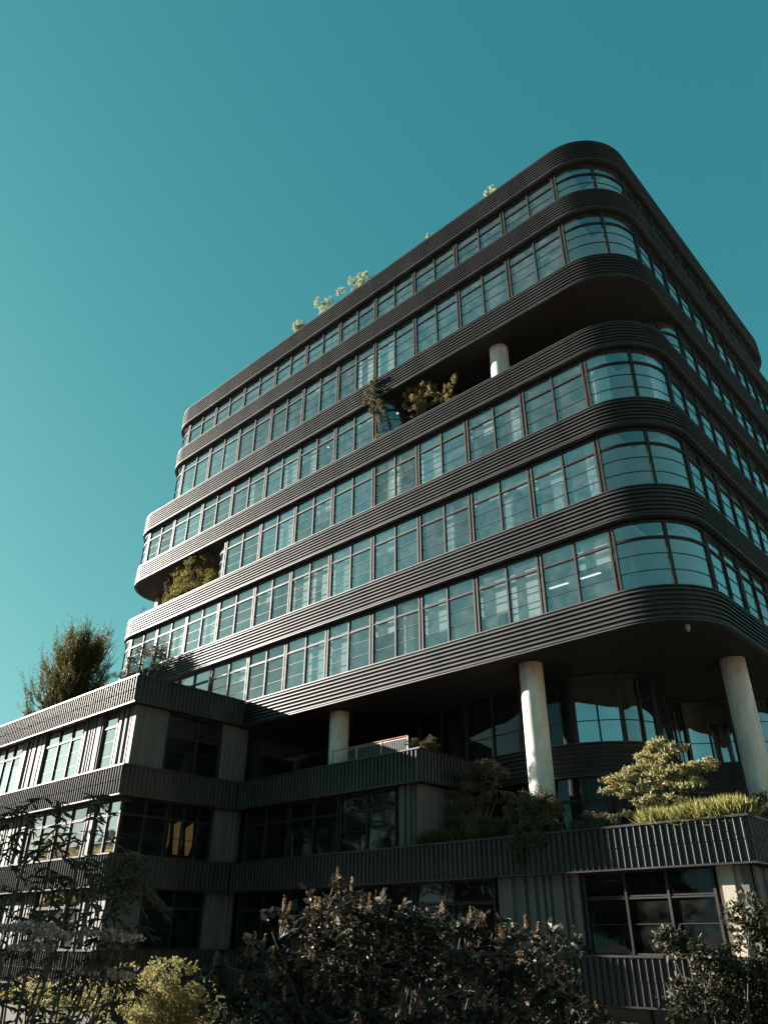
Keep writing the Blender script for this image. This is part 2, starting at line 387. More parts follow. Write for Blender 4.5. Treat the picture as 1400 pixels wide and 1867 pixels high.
m = MB(); m.box(-38.35, -37.95, 2.5, 3.4, Z[8]-.6, Z[7]+.03); m.build('pier', M['sand'], tower)
m = MB(); m.box(-30, -6.5, 6.6, 19, 9.4, 34.0); m.build('core_wall', M['inner'], tower)
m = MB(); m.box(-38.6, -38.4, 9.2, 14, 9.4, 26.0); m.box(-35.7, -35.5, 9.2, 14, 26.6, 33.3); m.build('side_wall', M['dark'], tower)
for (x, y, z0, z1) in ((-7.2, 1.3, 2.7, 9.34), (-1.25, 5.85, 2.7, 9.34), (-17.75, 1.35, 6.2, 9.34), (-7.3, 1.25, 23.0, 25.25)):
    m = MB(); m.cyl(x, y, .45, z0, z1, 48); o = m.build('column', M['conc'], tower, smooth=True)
m = MB(); m.cyl(-.97, 1.27, .09, 9.2, 9.34, 12); m.cyl(-.97, 1.27, .045, 9.1, 9.2, 10); m.build('sprinkler', M['steel'], tower)

# ------------------------------------------------------------------ low buildings: corrugated bands, fluted panels
def corrugated(parent, path, z0, z1, pitch=.212, seam=True, label=None):
    """vertical half-round ribs on a sheet, rows above and below a seam, with top and bottom trim"""
    m = MB()
    back = lambda a, b: [(-.16, a), (-.0, a), (-.0, b), (-.16, b)]
    m.sweep(path, back(z0, z1))
    m.sweep(path, [(.004, z1-.05), (.10, z1-.05), (.10, z1+.012), (-.17, z1+.012), (-.17, z1-.0), (.004, z1-.0)])
    m.sweep(path, [(.004, z0-.02), (.085, z0-.02), (.085, z0+.03), (.004, z0+.03)])
    zm = z0+(z1-z0)*.48
    rows = [(z0+.035, zm-.012, .0), (zm+.012, z1-.055, .012)] if seam else [(z0+.035, z1-.055, 0)]
    for i in range(len(path)-1):
        a, b = path[i], path[i+1]; l = math.dist(a, b); t = ((b[0]-a[0])/l, (b[1]-a[1])/l); n = (t[1], -t[0])
        cnt = int(l/pitch)
        for k in range(cnt):
            c = (k+.5)*l/cnt
            for (ra, rb, dd) in rows:
                pr = [(-.036, -.004), (-.034, .034+dd), (-.024, .054+dd), (-.009, .063+dd), (.009, .063+dd), (.024, .054+dd), (.034, .034+dd), (.036, -.004)]
                P = []
                for z in (ra, rb):
                    for s_, d_ in pr:
                        P.append((a[0]+t[0]*(c+s_)+n[0]*d_, a[1]+t[1]*(c+s_)+n[1]*d_, z))
                q = len(pr)
                m.add(P, [(j, j+1, j+1+q, j+q) for j in range(q-1)]+[tuple(range(q))[::-1], tuple(range(q, 2*q))])
    o = m.build('corrugated_band', M['corr'], parent, smooth=True)
    if label: o['label'] = label
    return o

def fluted(parent, a, b, z0, z1, seed=1, mat='panel', depth=.13, label=None):
    """irregular vertical folds between a and b (outward right)"""
    rnd = random.Random(seed); l = math.dist(a, b); t = ((b[0]-a[0])/l, (b[1]-a[1])/l); n = (t[1], -t[0])
    pts = [(0, -.15), (0, 0)]; c = 0; lvl = 0
    while True:
        wd = rnd.choice([.07, .10, .14, .22, .36]); c2 = c+wd
        if c2 > l-.06: break
        pts.append((c2, lvl*depth)); sl_ = .035; lvl = 1-lvl
        pts.append((c2+sl_, lvl*depth)); c = c2+sl_
    pts.append((l, lvl*depth)); pts.append((l, -.15))
    m = MB(); q = len(pts); P = []
    for z in (z0, z1):
        for s_, d_ in pts: P.append((a[0]+t[0]*s_+n[0]*(d_-depth), a[1]+t[1]*s_+n[1]*(d_-depth), z))
    m.add(P, [(j, j+1, j+1+q, j+q) for j in range(q-1)])
    o = m.build('fluted_panel', M[mat], parent)
    if label: o['label'] = label
    return o

LV = [(9.36, 10.60), (5.42, 6.67), (1.93, 3.15), (-1.55, -.30)]
XW, YW = -23.2, -6.1
wing = empty('low_wing_building', (-30, -2, -4), 'low charcoal wing with corrugated bands, projecting at left below the tower', 'building')
wp = [(-42, YW), (XW, YW), (XW, .6)]
for i, (a, b) in enumerate(LV):
    corrugated(wing, wp if i else [(-42, YW), (XW, YW), (XW, -.08)], a, b)
WI = .32
wf, wx = YW+WI, XW-WI
def wing_front(x0, x1, z0, z1, posts, trans=True, g='glass_low'):
    h = z1-z0
    window(wing, [(x0, wf+.12), (x1, wf+.12)], z0, z1, posts=posts, trans=z1-.68 if trans else None, bars=(z1-.68-(h-.68)/3, z1-.68-2*(h-.68)/3), glassm=g)
l1, l2, l3 = (6.67, 9.36), (3.15, 5.42), (-.30, 1.93)
# level 1
wing_front(-38.2, -34.9, *l1, (.33, .66)); fluted(wing, (-34.87, wf), (-32.25, wf), *l1, seed=3)
wing_front(-32.2, -28.3, *l1, (.36, .7)); fluted(wing, (-28.27, wf), (-26.4, wf), *l1, seed=8, depth=.2)
wing_front(-26.35, -25.1, *l1, ()); fluted(wing, (-25.07, wf), (wx, wf), *l1, seed=21, depth=.16)
fluted(wing, (-42, wf), (-38.25, wf), *l1, seed=5)
# level 2
fluted(wing, (-42, wf), (-32.1, wf), *l2, seed=6)
wing_front(-32.05, -29.4, *l2, (.5,)); wing_front(-29.3, -26.45, *l2, (.5,))
fluted(wing, (-26.4, wf), (-25.75, wf), *l2, seed=4); wing_front(-25.7, wx-.06, *l2, (.5,))
# level 3
fluted(wing, (-42, wf), (-29.8, wf), *l3, seed=9, depth=.18)
wing_front(-29.75, -26.9, *l3, (.5,)); wing_front(-26.8, -25.6, *l3, ()); fluted(wing, (-25.55, wf), (wx, wf), *l3, seed=12, depth=.18)
for a, b in (l1, l3):
    m = MB(); m.box(wx-.28, wx+.004, wf-.004, wf+.3, a+.013, b-.022); m.build('corner_trim', M['panel'], wing)
# right flank of the wing
def wing_side(y0, y1, z0, z1, posts):
    h = z1-z0
    window(wing, [(wx-.12, y0), (wx-.12, y1)], z0, z1, posts=posts, trans=z1-.68, bars=(z1-.68-(h-.68)/2,), glassm='glass_dark')
fluted(wing, (wx, wf), (wx, -4.1), *l1, seed=31, depth=.05); wing_side(-4.05, -1.0, *l1, (.55,)); fluted(wing, (wx, -.95), (wx, .6), *l1, seed=32, depth=.05)
wing_side(wf+.1, -3.4, *l2, (.5,)); wing_side(-3.35, -1.0, *l2, (.33, .66)); fluted(wing, (wx, -.95), (wx, .6), *l2, seed=34, depth=.05)
fluted(wing, (wx, wf), (wx, -4.1), *l3, seed=35, depth=.05); wing_side(-4.05, -1.0, *l3, (.5,)); fluted(wing, (wx, -.95), (wx, .6), *l3, seed=36, depth=.05)
m = MB()
for a, b in LV: m.box(-41.9, XW-.18, YW+.18, 6, a+.02, b-.45)
m.box(-41.9, wx-.1, YW+.6, 6, -6, -1.5)
m.build('floor_slab', M['soffit'], wing)
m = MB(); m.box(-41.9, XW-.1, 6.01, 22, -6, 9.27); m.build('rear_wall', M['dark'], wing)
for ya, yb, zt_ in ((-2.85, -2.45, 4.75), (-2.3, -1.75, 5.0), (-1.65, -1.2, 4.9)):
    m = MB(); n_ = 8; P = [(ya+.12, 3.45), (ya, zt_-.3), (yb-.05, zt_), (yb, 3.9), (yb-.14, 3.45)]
    m.add([(wx-1.2, y_, z_) for y_, z_ in P], [tuple(range(len(P)))]); m.build('added_glow_patch', M['warmglow'], wing)  # glowing shapes added behind the flank window for its yellow patches
m = MB()
for a, b in LV[1:]: m.box(-39.8, wx-2.8, -2.6, -2.4, b-.4, b+2.22)
m.build('inner_wall', M['inner'], wing)
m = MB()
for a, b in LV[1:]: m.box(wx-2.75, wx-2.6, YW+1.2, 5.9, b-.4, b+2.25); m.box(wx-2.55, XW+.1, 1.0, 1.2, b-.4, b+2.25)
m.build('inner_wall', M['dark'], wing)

pod = empty('podium_building', (-12, 3, -4), 'dark podium with planted terraces beneath the raised tower', 'building')
corrugated(pod, [(XW+.1, 0), (0, 0), (0, 14)], *LV[2]); corrugated(pod, [(XW+.1, 0), (0, 0), (0, 14)], *LV[3])
corrugated(pod, [(XW+.1, 0), (-11.8, 0), (-11.8, 7)], *LV[1])
PY = .32
m = MB()
m.box(XW+.2, -.2, .18, 14, LV[2][0]+.02, LV[2][1]-.45); m.box(XW+.2, -.2, .18, 14, LV[3][0]+.02, LV[3][1]-.45)
m.box(XW+.2, -11.98, .18, 7, LV[1][0]+.02, LV[1][1]-.4)
m.build('terrace_slab', M['soffit'], pod)
def pod_win(x0, x1, z0, z1, posts, g='glass_dark', y=PY+.12):
    h = z1-z0
    window(pod, [(x0, y), (x1, y)], z0, z1, posts=posts, trans=z1-.72, bars=(z1-.72-(h-.72)*.47,), glassm=g)
for a, b in ((-22.9, -19.8), (-19.75, -16.6), (-16.55, -13.35)): pod_win(a, b, *l2, (.5,))
fluted(pod, (-13.3, PY), (-11.95-.3, PY), *l2, seed=41); fluted(pod, (-12.1, PY), (-12.1, 7), *l2, seed=42, depth=.06)
for a, b in ((-22.9, -19.5), (-19.45, -16.0), (-15.95, -12.5), (-12.45, -8.85)): pod_win(a, b, *l3, (.5,))
fluted(pod, (-8.75, PY), (-5.6, PY), *l3, seed=44, depth=.1)
pod_win(-5.5, -1.32, *l3, (.34, .66)); fluted(pod, (-1.27, PY), (-.32, PY), *l3, seed=51, mat='panel_sunlit', depth=.12, label='fluted panel with sunlight put into its lighter colour')
fluted(pod, (-.32, PY), (-.32, 14), *l3, seed=46, depth=.08)
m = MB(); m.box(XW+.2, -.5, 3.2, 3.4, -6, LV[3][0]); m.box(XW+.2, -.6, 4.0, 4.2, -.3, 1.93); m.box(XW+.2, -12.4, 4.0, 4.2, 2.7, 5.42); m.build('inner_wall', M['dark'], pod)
for a, b in ((-22.9, -17), (-16.95, -11), (-10.95, -5.6), (-5.55, -.6)): window(pod, [(a, .6), (b, .6)], -4.6, -1.58, posts=(.33, .66), trans=-2.3, glassm='glass_dark')

# the wavy glass wall under the tower
W0 = [(-22.9,5.6),(-18,4.9),(-15.5,4.3),(-14,3.95),(-12.2,3.58),(-10.15,3.25),(-9.0,3.12),(-7.94,3.2),(-6.8,3.42),(-5.89,3.83),(-5.2,4.35),(-4.74,4.9),(-4.45,5.8),(-4.5,6.9),(-4.9,7.9),(-5.2,8.9),(-5.0,9.9),(-4.3,10.5),(-3.4,10.9),(-2.6,11.5),(-2.1,12.4),(-2.0,13.6)]
def smooth(P, n=5):
    out = []
    for i in range(len(P)-1):
        p0, p1, p2, p3 = P[max(i-1, 0)], P[i], P[i+1], P[min(i+2, len(P)-1)]
        for k in range(n):
            t = k/n
            out.append(tuple(.5*((2*p1[j])+(-p0[j]+p2[j])*t+(2*p0[j]-5*p1[j]+4*p2[j]-p3[j])*t*t+(-p0[j]+3*p1[j]-3*p2[j]+p3[j])*t**3) for j in (0, 1)))
    return out+[P[-1]]
WS = smooth(W0)
m = MB(); m.sweep(WS, rib_profile(5.42, 6.67, 7)); m.build('spandrel_band', M['rib'], pod, smooth=True)
WG = inset(WS, -.12)
step = 10
for i in range(0, len(WG)-1, step):
    seg = WG[i:i+step+1]
    if len(seg) < 3: continue
    window(pod, seg, 6.62, 9.30, posts=(.5,), bars=(7.5, 8.35), glassm='glass_bay' if i >= 40 else 'glass_dark', thin=.03)
    if i >= 30: window(pod, seg, 2.65, 5.45, posts=(.5,), bars=(3.6,), trans=4.6, glassm='glass_dark', thin=.03)
m = MB(); m.sweep(inset(WS, -1.2), [(-.1, 2.7), (0, 2.7), (0, 9.3), (-.1, 9.3)]); m.build('inner_wall', M['dark'], pod)
# ------------------------------------------------------------------ shop sign
cu = bpy.data.curves.new('sign', 'FONT'); cu.body = 'KENNETH GAL'; cu.size = .20; cu.extrude = .012; cu.align_x = 'LEFT'
to = bpy.data.objects.new('tmp', cu); COL.objects.link(to)
dg = bpy.context.evaluated_depsgraph_get(); me = bpy.data.meshes.new_from_object(to.evaluated_get(dg)); bpy.data.objects.remove(to)
me.transform(Matrix.Translation((-5.24, .42, -2.075)) @ Matrix.Rotation(R(90), 4, 'X') @ Matrix.Scale(.75, 4, (1, 0, 0)))
me.materials.append(M['letters']); so_ = bpy.data.objects.new('shop_sign', me); COL.objects.link(so_)
so_['label'] = 'white capital letters of a shop sign above the ground floor glass'; so_['category'] = 'sign'

# ------------------------------------------------------------------ railing on the middle terrace
rail = empty('terrace_railing', (-15, .45, 6.3), 'thin metal railing with reddish handrail on the middle terrace edge', 'railing')
m = MB(); m.tube([(-17.2, .45, 7.36), (-12.75, .45, 7.36)], .028, 8); m.build('handrail', M['handrail'], rail)
for k in range(4):
    x = -17.15+k*1.46
    m = MB(); m.box(x-.025, x+.025, .42, .48, 6.26, 7.33); m.build('post', M['steel'], rail)
m = MB()
for k in range(44):
    x = -17.1+k*.1; m.box(x-.006, x+.006, .444, .456, 6.4, 7.3)
m.box(-17.1, -12.75, .44, .46, 6.38, 6.41); m.box(-17.1, -12.75, .44, .46, 7.28, 7.30); m.build('balusters', M['steel'], rail)

# ------------------------------------------------------------------ things seen through the glass
CUR = [ # x0, x1, row, label
 (-2.9, -3.9, 9, 'x')]
def curtain(path, z0, z1, label, seed=0):
    rnd = random.Random(seed); n = 46; pts = []
    for i in range(n+1):
        p, t = walk(path, i/n); a = .05*math.sin(i*1.35+rnd.random()*.5); pts.append((p[0]+t[1]*a, p[1]-t[0]*a))
    m = MB(); m.sweep(pts, [(0, z0), (.0, z1)], closed=False, caps=False)
    o = m.build('curtain', M['curtain'], smooth=True, label=label, category='curtain', group='curtains behind the tower windows')
ca = lambda a0, a1, r=2.2: arc(-RC, RC, r, a0, a1, 8)
curtain(ca(273, 292), Z[8]-.05, Z[7]-.05, 'white curtain at the left edge of the curved corner window below the open top terrace', 1)
curtain(ca(338, 355), Z[8]-.05, Z[7]-.05, 'white curtain at the right edge of the curved corner window below the open top terrace', 2)
for (a, b, r, lab) in ((-11.35, -10.7, 3, 'pale curtain in the fourth row, left of the white column light'),
    (-13.9, -13.0, 3, 'pleated curtain in the fourth window row, farthest left of that row'),
    (-3.3, -2.9, 4, 'gathered curtain in the fifth row beside the curved corner window'),
    (-4.9, -4.45, 4, 'bright straight curtain in the fifth window row, second from the corner'),
    (-7.2, -6.8, 4, 'tied curtain in the fifth row, third curtain from the corner'),
    (-10.3, -9.9, 4, 'narrow tied curtain in the fifth row, left of the other curtains'),
    (-17.3, -16.9, 4, 'thin curtain in the fifth row, just left of the middle of the facade'),
    (-6.5, -6.0, 3, 'curtain in the fourth row, second window pair from the curved corner'),
    (-19.9, -19.3, 2, 'pale curtain in the third row near its right half'),
    (-25.4, -24.9, 2, 'pale curtain in the third row near its left half'),
    (-12.9, -12.4, 5, 'curtain in the lowest tower row, left of the strip lamps'),
    (-8.4, -8.0, 5, 'bright curtain in the lowest tower row, nearest left of the strip lamps'),
    (-28.9, -28.3, 1, 'bright curtain in the second row near the left end')):
    curtain([(a, .47), (b, .47)], Z[2*r+2]-.1, Z[2*r+1]-.1, lab, int(-a*10))
for (x, y, z, lab) in ((-4.75, 2.4, 12.72, 'white strip lamp on the ceiling of the lowest tower row, right of the pair'), (-6.2, 2.4, 12.72, 'white strip lamp on the ceiling of the lowest tower row, left of the pair')):
    t = empty('strip_lamp', (x, y, z), lab, 'ceiling lamp', 'strip lamps in the lowest tower row')
    m = MB(); m.box(x-.45, x+.45, y-.08, y+.08, z, z+.05); m.build('housing', M['white'], t)
    m = MB(); m.box(x-.43, x+.43, y-.06, y+.06, z-.02, z-.002); m.build('diffuser', M['lamp'], t)
    m = MB(); m.box(x-.4, x-.39, y-.01, y+.01, z+.05, 13.3); m.box(x+.39, x+.4, y-.01, y+.01, z+.05, 13.3); m.build('hanger', M['steel'], t)
for (x, y, r, lab) in ((-14.25, 1.6, 2, 'small round lamp inside the curved glass beside the open terrace'), (-15.5, 1.3, 2, 'small round lamp just left of the open terrace'), (-19.4, 1.3, 2, 'small round lamp in the third row, two windows left of the others')):
    zc = Z[2*r+1]-.07
    t = empty('downlight', (x, y, zc), lab, 'ceiling lamp', 'round lamps in the third window row')
    m = MB(); m.cyl(x, y, .09, zc-.03, zc-.002, 16); m.build('trim', M['white'], t)
    m = MB(); m.cyl(x, y, .06, zc-.05, zc-.031, 16); m.build('lamp_disc', M['lamp'], t)

# ------------------------------------------------------------------ vegetation
def leaf_mesh(name, C, size, mat, parent, rng, asp=.45, up=.3, dirs=None, sv=.35, fold=.25, **kw):
    """one small folded leaf at every centre"""
    n = len(C); s = size*(1+sv*(rng.random(n)*2-1))
    D = rng.normal(size=(n, 3)) if dirs is None else dirs+rng.normal(size=(n, 3))*.35
    D /= np.linalg.norm(D, axis=1)[:, None]
    Nn = rng.normal(size=(n, 3)); Nn[:, 2] += up*4; Nn -= (Nn*D).sum(1)[:, None]*D; Nn /= np.linalg.norm(Nn, axis=1)[:, None]
    W = np.cross(D, Nn)
    s_ = s[:, None]
    V = np.empty((n, 6, 3))
    V[:, 0] = C; V[:, 1] = C+D*s_*.35+W*s_*asp*.5+Nn*s_*fold*.3; V[:, 2] = C+D*s_*.72+W*s_*asp*.36+Nn*s_*fold*.2
    V[:, 3] = C+D*s_*1.0-Nn*s_*fold*.25; V[:, 4] = C+D*s_*.72-W*s_*asp*.36+Nn*s_*fold*.2; V[:, 5] = C+D*s_*.35-W*s_*asp*.5+Nn*s_*fold*.3
    V = V.reshape(-1, 3)
    F = np.array([0, 1, 2, 3, 0, 3, 4, 5])[None, :]+6*np.arange(n)[:, None]
    me = bpy.data.meshes.new(name)
    me.vertices.add(6*n); me.vertices.foreach_set('co', V.ravel())
    me.loops.add(8*n); me.loops.foreach_set('vertex_index', F.ravel().astype(np.int32))
    me.polygons.add(2*n); me.polygons.foreach_set('loop_start', (np.arange(2*n)*4).astype(np.int32))
    me.update(calc_edges=True); me.materials.append(mat)
    o = bpy.data.objects.new(name, me); COL.objects.link(o)
    if parent is not None: o.parent = parent; o.matrix_parent_inverse = parent.matrix_world.inverted()
    for k, v in kw.items(): o[k] = v
    return o

def sph(rng, n, c, r, shell=0.):
    d = rng.normal(size=(n, 3)); d /= np.linalg.norm(d, axis=1)[:, None]
    q = (shell+(1-shell)*rng.random(n))**(1/2.2)
    return np.array(c)+d*q[:, None]*np.array(r)

def branches(rng, base, tips, r0, wob=.1, mb=None, seg=6):
    mb = mb or MB(); base = np.array(base)
    for t in tips:
        t = np.array(t); n = 6; P = []
        for i in range(n):
            k = i/(n-1); p = base+(t-base)*np.array([k**1.3, k**1.3, k])
            P.append(tuple(p+rng.normal(size=3)*wob*np.sin(k*3.1)*np.linalg.norm(t-base)*.3))
        mb.tube(P, [r0*(1-.8*i/(n-1)) for i in range(n)], seg)
    return mb

LM = {
 'pine': leafmat('pine_foliage', (.045,.044,.016), (.13,.115,.032), .3),
 'yellow': leafmat('yellow_green_foliage', (.15,.13,.03), (.31,.25,.07), .3),
 'gold': leafmat('golden_foliage', (.15,.12,.05), (.31,.24,.11), .3),
 'pale': leafmat('pale_roof_foliage', (.30,.29,.17), (.48,.45,.29), .35),
 'maple': leafmat('maple_foliage', (.20,.19,.085), (.38,.34,.16), .3, .5),
 'autumn': leafmat('autumn_foliage', (.26,.17,.05), (.42,.29,.10), .5),
 'dark': leafmat('dark_foliage', (.026,.027,.016), (.055,.05,.028), .2),
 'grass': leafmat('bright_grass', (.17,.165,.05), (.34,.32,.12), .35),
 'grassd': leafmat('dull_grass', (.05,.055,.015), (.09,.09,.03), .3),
 'shrub': leafmat('shrub_foliage', (.062,.06,.032), (.14,.125,.07), .25),
 'magn': leafmat('broad_leaf', (.020,.018,.013), (.048,.037,.029), .2, .5, (.03,.08,.05)),
 'fine': leafmat('fine_bright_leaf', (.14,.125,.045), (.32,.28,.12), .35),
 'fern': leafmat('feathery_leaf', (.04,.036,.02), (.08,.07,.036), .3),
 'umbel': leafmat('pinkish_flower', (.42,.27,.26), (.62,.43,.41), .2, .8),
 'spike': leafmat('brown_flower', (.17,.115,.06), (.33,.23,.13), .2, .8),
}

def clump_tree(name, label, cat, base, clumps, per, lsize, mat, trunk_r=.05, seed=0, asp=.4, up=.3, group=None, shell=.1, dirs=None, trunk=True, sub=14, subr=.33):
    """clumps: list of (centre, radii). Each clump is broken into smaller tufts so that gaps show."""
    rng = np.random.default_rng(seed); t = empty(name, base, label, cat, group)
    C = []; tips = []
    for c, r in clumps:
        tc = sph(rng, sub, c, r, .25); tips.append(c)
        for q in tc:
            C.append(sph(rng, max(3, per//sub), q, np.array(r)*subr*(.6+.8*rng.random()), shell))
    C = np.concatenate(C)
    if trunk:
        mb = branches(rng, base, tips, trunk_r); mb.build('trunk', M['bark'], t, smooth=True)
    D = None if dirs is None else np.tile(np.array(dirs, float), (len(C), 1))
    leaf_mesh('foliage' if not trunk else 'crown', C, lsize, LM[mat], t, rng, asp=asp, up=up, dirs=D)
    return t

# big conifer on the wing roof
rng = np.random.default_rng(5)
t = empty('conifer_tree', (-38.7, -2.2, 10.3), 'large ragged conifer with upright shoots on the roof of the low wing against the sky', 'tree')
mb = MB(); mb.tube([(-38.7, -2.2, 10.2), (-38.8, -2.2, 13), (-38.2, -2.2, 15.8)], [.22, .15, .04], 9)
C = []; D = []
for i in range(135):
    k = rng.random()**.85; az = rng.random()*6.283
    reach = (1.0-k*.62)*3.0*(.45+.75*rng.random())
    p0 = np.array([-38.7+.7*k, -2.2, 10.6+k*4.9]); d = np.array([math.cos(az)*reach, math.sin(az)*reach*.9, .9+1.3*rng.random()])
    p1 = p0+d
    mb.tube([tuple(p0), tuple(p0+d*np.array([.55, .55, .35])), tuple(p1)], [.04, .025, .008], 5)
    for j in range(13):
        s = .25+.78*rng.random(); q = p0+d*np.array([s, s, s**1.5])+rng.normal(size=3)*.13
        e = np.array([d[0]*.5, d[1]*.5, abs(d[2])+1.6]); e /= np.linalg.norm(e)
        for _ in range(3):
            tw = e+rng.normal(size=3)*.20; ln = (.35+.55*rng.random())*(1.5 if s > .8 else 1)
            n_ = 24; kk = np.linspace(0, ln, n_)[:, None]
            C.append(q+tw*kk+rng.normal(size=(n_, 3))*.012); D.append(np.tile(tw, (n_, 1))*1.2+rng.normal(size=(n_, 3))*.4)
mb.build('trunk', M['bark'], t, smooth=True)
leaf_mesh('crown', np.concatenate(C), .105, LM['pine'], t, rng, asp=.32, up=0, dirs=np.concatenate(D))

# open little tree at the wing corner
clump_tree('small_tree', 'thin open little tree at the roof corner of the low wing', 'tree', (-24.9, -5.0, 10.3),
  [((-25.6,-5.0,11.7),(.7,.5,.22)),((-26.5,-5.0,11.5),(.55,.4,.18)),((-27.2,-5,11.7),(.4,.3,.12)),((-24.6,-4.8,11.8),(.5,.4,.3)),((-23.8,-4.6,11.7),(.45,.4,.2)),((-25.2,-5,12.3),(.5,.4,.22)),((-24.2,-4.8,12.4),(.3,.3,.15)),((-26.3,-5,12.3),(.3,.2,.1))],
  230, .085, 'shrub', .03, 7, sub=12, subr=.22)
for i, (x, y, sz, lab, mt) in enumerate(((-23.75, -3.7, .45, 'dark low shrub on the wing roof edge, first behind the roof corner', 'dark'), (-23.75, -2.5, .38, 'dark low shrub in the middle of the wing roof edge', 'dark'), (-23.8, -.9, .42, 'yellow-green low shrub on the wing roof edge next to the tower', 'yellow'))):
    clump_tree('low_shrub', lab, 'shrub', (x, y, 10.35), [((x-.1, y, 10.55), (.35, .85, sz*.8)), ((x-.1, y+.5, 10.5), (.3, .5, sz*.65)), ((x-.1, y-.5, 10.5), (.3, .5, sz*.7))], 1500, .07, mt, .02, 20+i, group='low shrubs on the wing roof edge')
clump_tree('low_shrub', 'yellowish low shrub peeping over the wing roof between conifer and corner tree', 'shrub', (-30.2, -4, 10.35), [((-30.2,-4,11.5),(1.2,.5,.6)), ((-31.6,-4,11.2),(.8,.5,.5))], 1300, .09, 'yellow', .03, 27)

# shrubs on the tower roof
for i, (x, hgt, wd, lab) in enumerate(((-16.6, 37.2, .75, 'tallest pale shrub on the tower roof edge'), (-19.6, 36.6, .95, 'wide pale shrub on the tower roof edge, left of the tallest'),
      (-22.0, 35.9, .55, 'small pale shrub on the tower roof edge, farthest left'), (-6.5, 36.0, .35, 'little pale shrub on the tower roof edge nearest the rounded corner'), (-10.7, 35.5, .28, 'tiny pale tuft on the tower roof edge between the corner and the tall shrub'))):
    rg = np.random.default_rng(60+i); cl = []
    for k in range(9):
        cl.append(((x+rg.normal()*wd*.55, .8+rg.normal()*.2, 34.4+(hgt-34.4)*(.35+.65*rg.random())), (wd*.36, .25, .3)))
    clump_tree('roof_shrub', lab, 'shrub', (x, .8, 34.0), cl, 230, .10, 'pale', .03, 70+i, group='pale shrubs on the tower roof edge', sub=9, subr=.3)
clump_tree('terrace_sprig', 'tiny sprig on the step of the upper rounded left end', 'plant', (-35.9, .5, 26.2), [((-35.9,.5,27.1),(.35,.2,.3)),((-36.6,.5,26.8),(.3,.2,.2))], 90, .08, 'dark', .015, 81)
clump_tree('terrace_sprig', 'tiny sprig on the lowest rounded left end of the tower', 'plant', (-36.1, .5, 18.2), [((-36.1,.5,19.1),(.15,.12,.45))], 120, .08, 'dark', .015, 82)

# open upper terrace
clump_tree('golden_tree', 'golden bushy little tree at the left of the open upper terrace', 'tree', (-11.7, .8, 22.3),
  [((-11.9,.7,24.9),(.6,.5,.5)),((-12.5,.6,24.9),(.35,.3,.45)),((-11.3,.6,24.5),(.6,.5,.45)),((-12.2,.5,24.2),(.6,.5,.4)),((-11.3,.5,23.8),(.6,.5,.4)),((-11.9,.5,23.5),(.5,.4,.35)),((-12.1,.7,25.4),(.25,.2,.3))], 520, .10, 'gold', .05, 91, sub=12, subr=.3)
clump_tree('golden_shrub', 'sparse golden shrub just right of the golden tree on the upper terrace', 'shrub', (-10.2, .8, 22.3),
  [((-10.5,.6,23.6),(.3,.3,.25)),((-10.0,.6,23.9),(.25,.2,.25)),((-9.6,.6,24.3),(.15,.15,.35)),((-10.1,.6,23.3),(.5,.3,.2))], 200, .09, 'gold', .02, 92, sub=8)
clump_tree('hanging_shrub', 'grey-green climber hanging over the band beside the open upper terrace', 'plant', (-14.2, .1, 23.4),
  [((-14.35,-.25,26.2),(.3,.18,.3)),((-14.5,-.25,25.7),(.35,.2,.35)),((-14.75,-.25,25.2),(.35,.2,.3)),((-14.3,-.25,24.9),(.35,.2,.35)),((-13.9,-.25,24.4),(.35,.2,.3)),((-13.6,-.2,24.0),(.25,.15,.2)),((-14.4,-.2,24.4),(.2,.15,.3))], 420, .09, 'shrub', .02, 93, sub=12)
clump_tree('terrace_tuft', 'small golden tuft below the curved glass of the upper terrace', 'plant', (-14.25, .1, 22.45), [((-14.25,.05,22.72),(.22,.12,.16))], 260, .08, 'gold', .01, 94, trunk=False)
# left terrace
clump_tree('layered_conifer', 'yellow-green layered conifer in the open left terrace of the tower', 'tree', (-31.0, .9, 18.3),
  [((-31.4,.6,21.7),(.6,.5,.28)),((-30.1,.6,21.9),(.55,.5,.22)),((-32.3,.6,20.9),(.8,.5,.25)),((-31.0,.6,20.9),(1.1,.6,.35)),((-29.6,.7,21.0),(.5,.4,.4)),((-31.9,.5,20.1),(.9,.5,.25)),((-30.6,.6,20.1),(1.0,.6,.35)),((-32.2,.5,19.6),(.8,.5,.22)),((-30.9,.6,19.3),(1.2,.6,.35)),((-29.4,.7,19.9),(.8,.4,.4)),((-28.8,.7,19.2),(.7,.4,.3)),((-32.6,.5,19.1),(.8,.4,.2))], 800, .12, 'yellow', .07, 95, asp=.25, sub=14, subr=.33)
clump_tree('slim_conifer', 'slim grey-green upright shrub left of the layered conifer', 'shrub', (-33.6, .6, 18.3), [((-33.7,.6,19.2),(.3,.3,.5)),((-33.6,.6,20.1),(.25,.25,.5)),((-33.5,.6,20.8),(.18,.18,.3))], 700, .09, 'shrub', .03, 96)

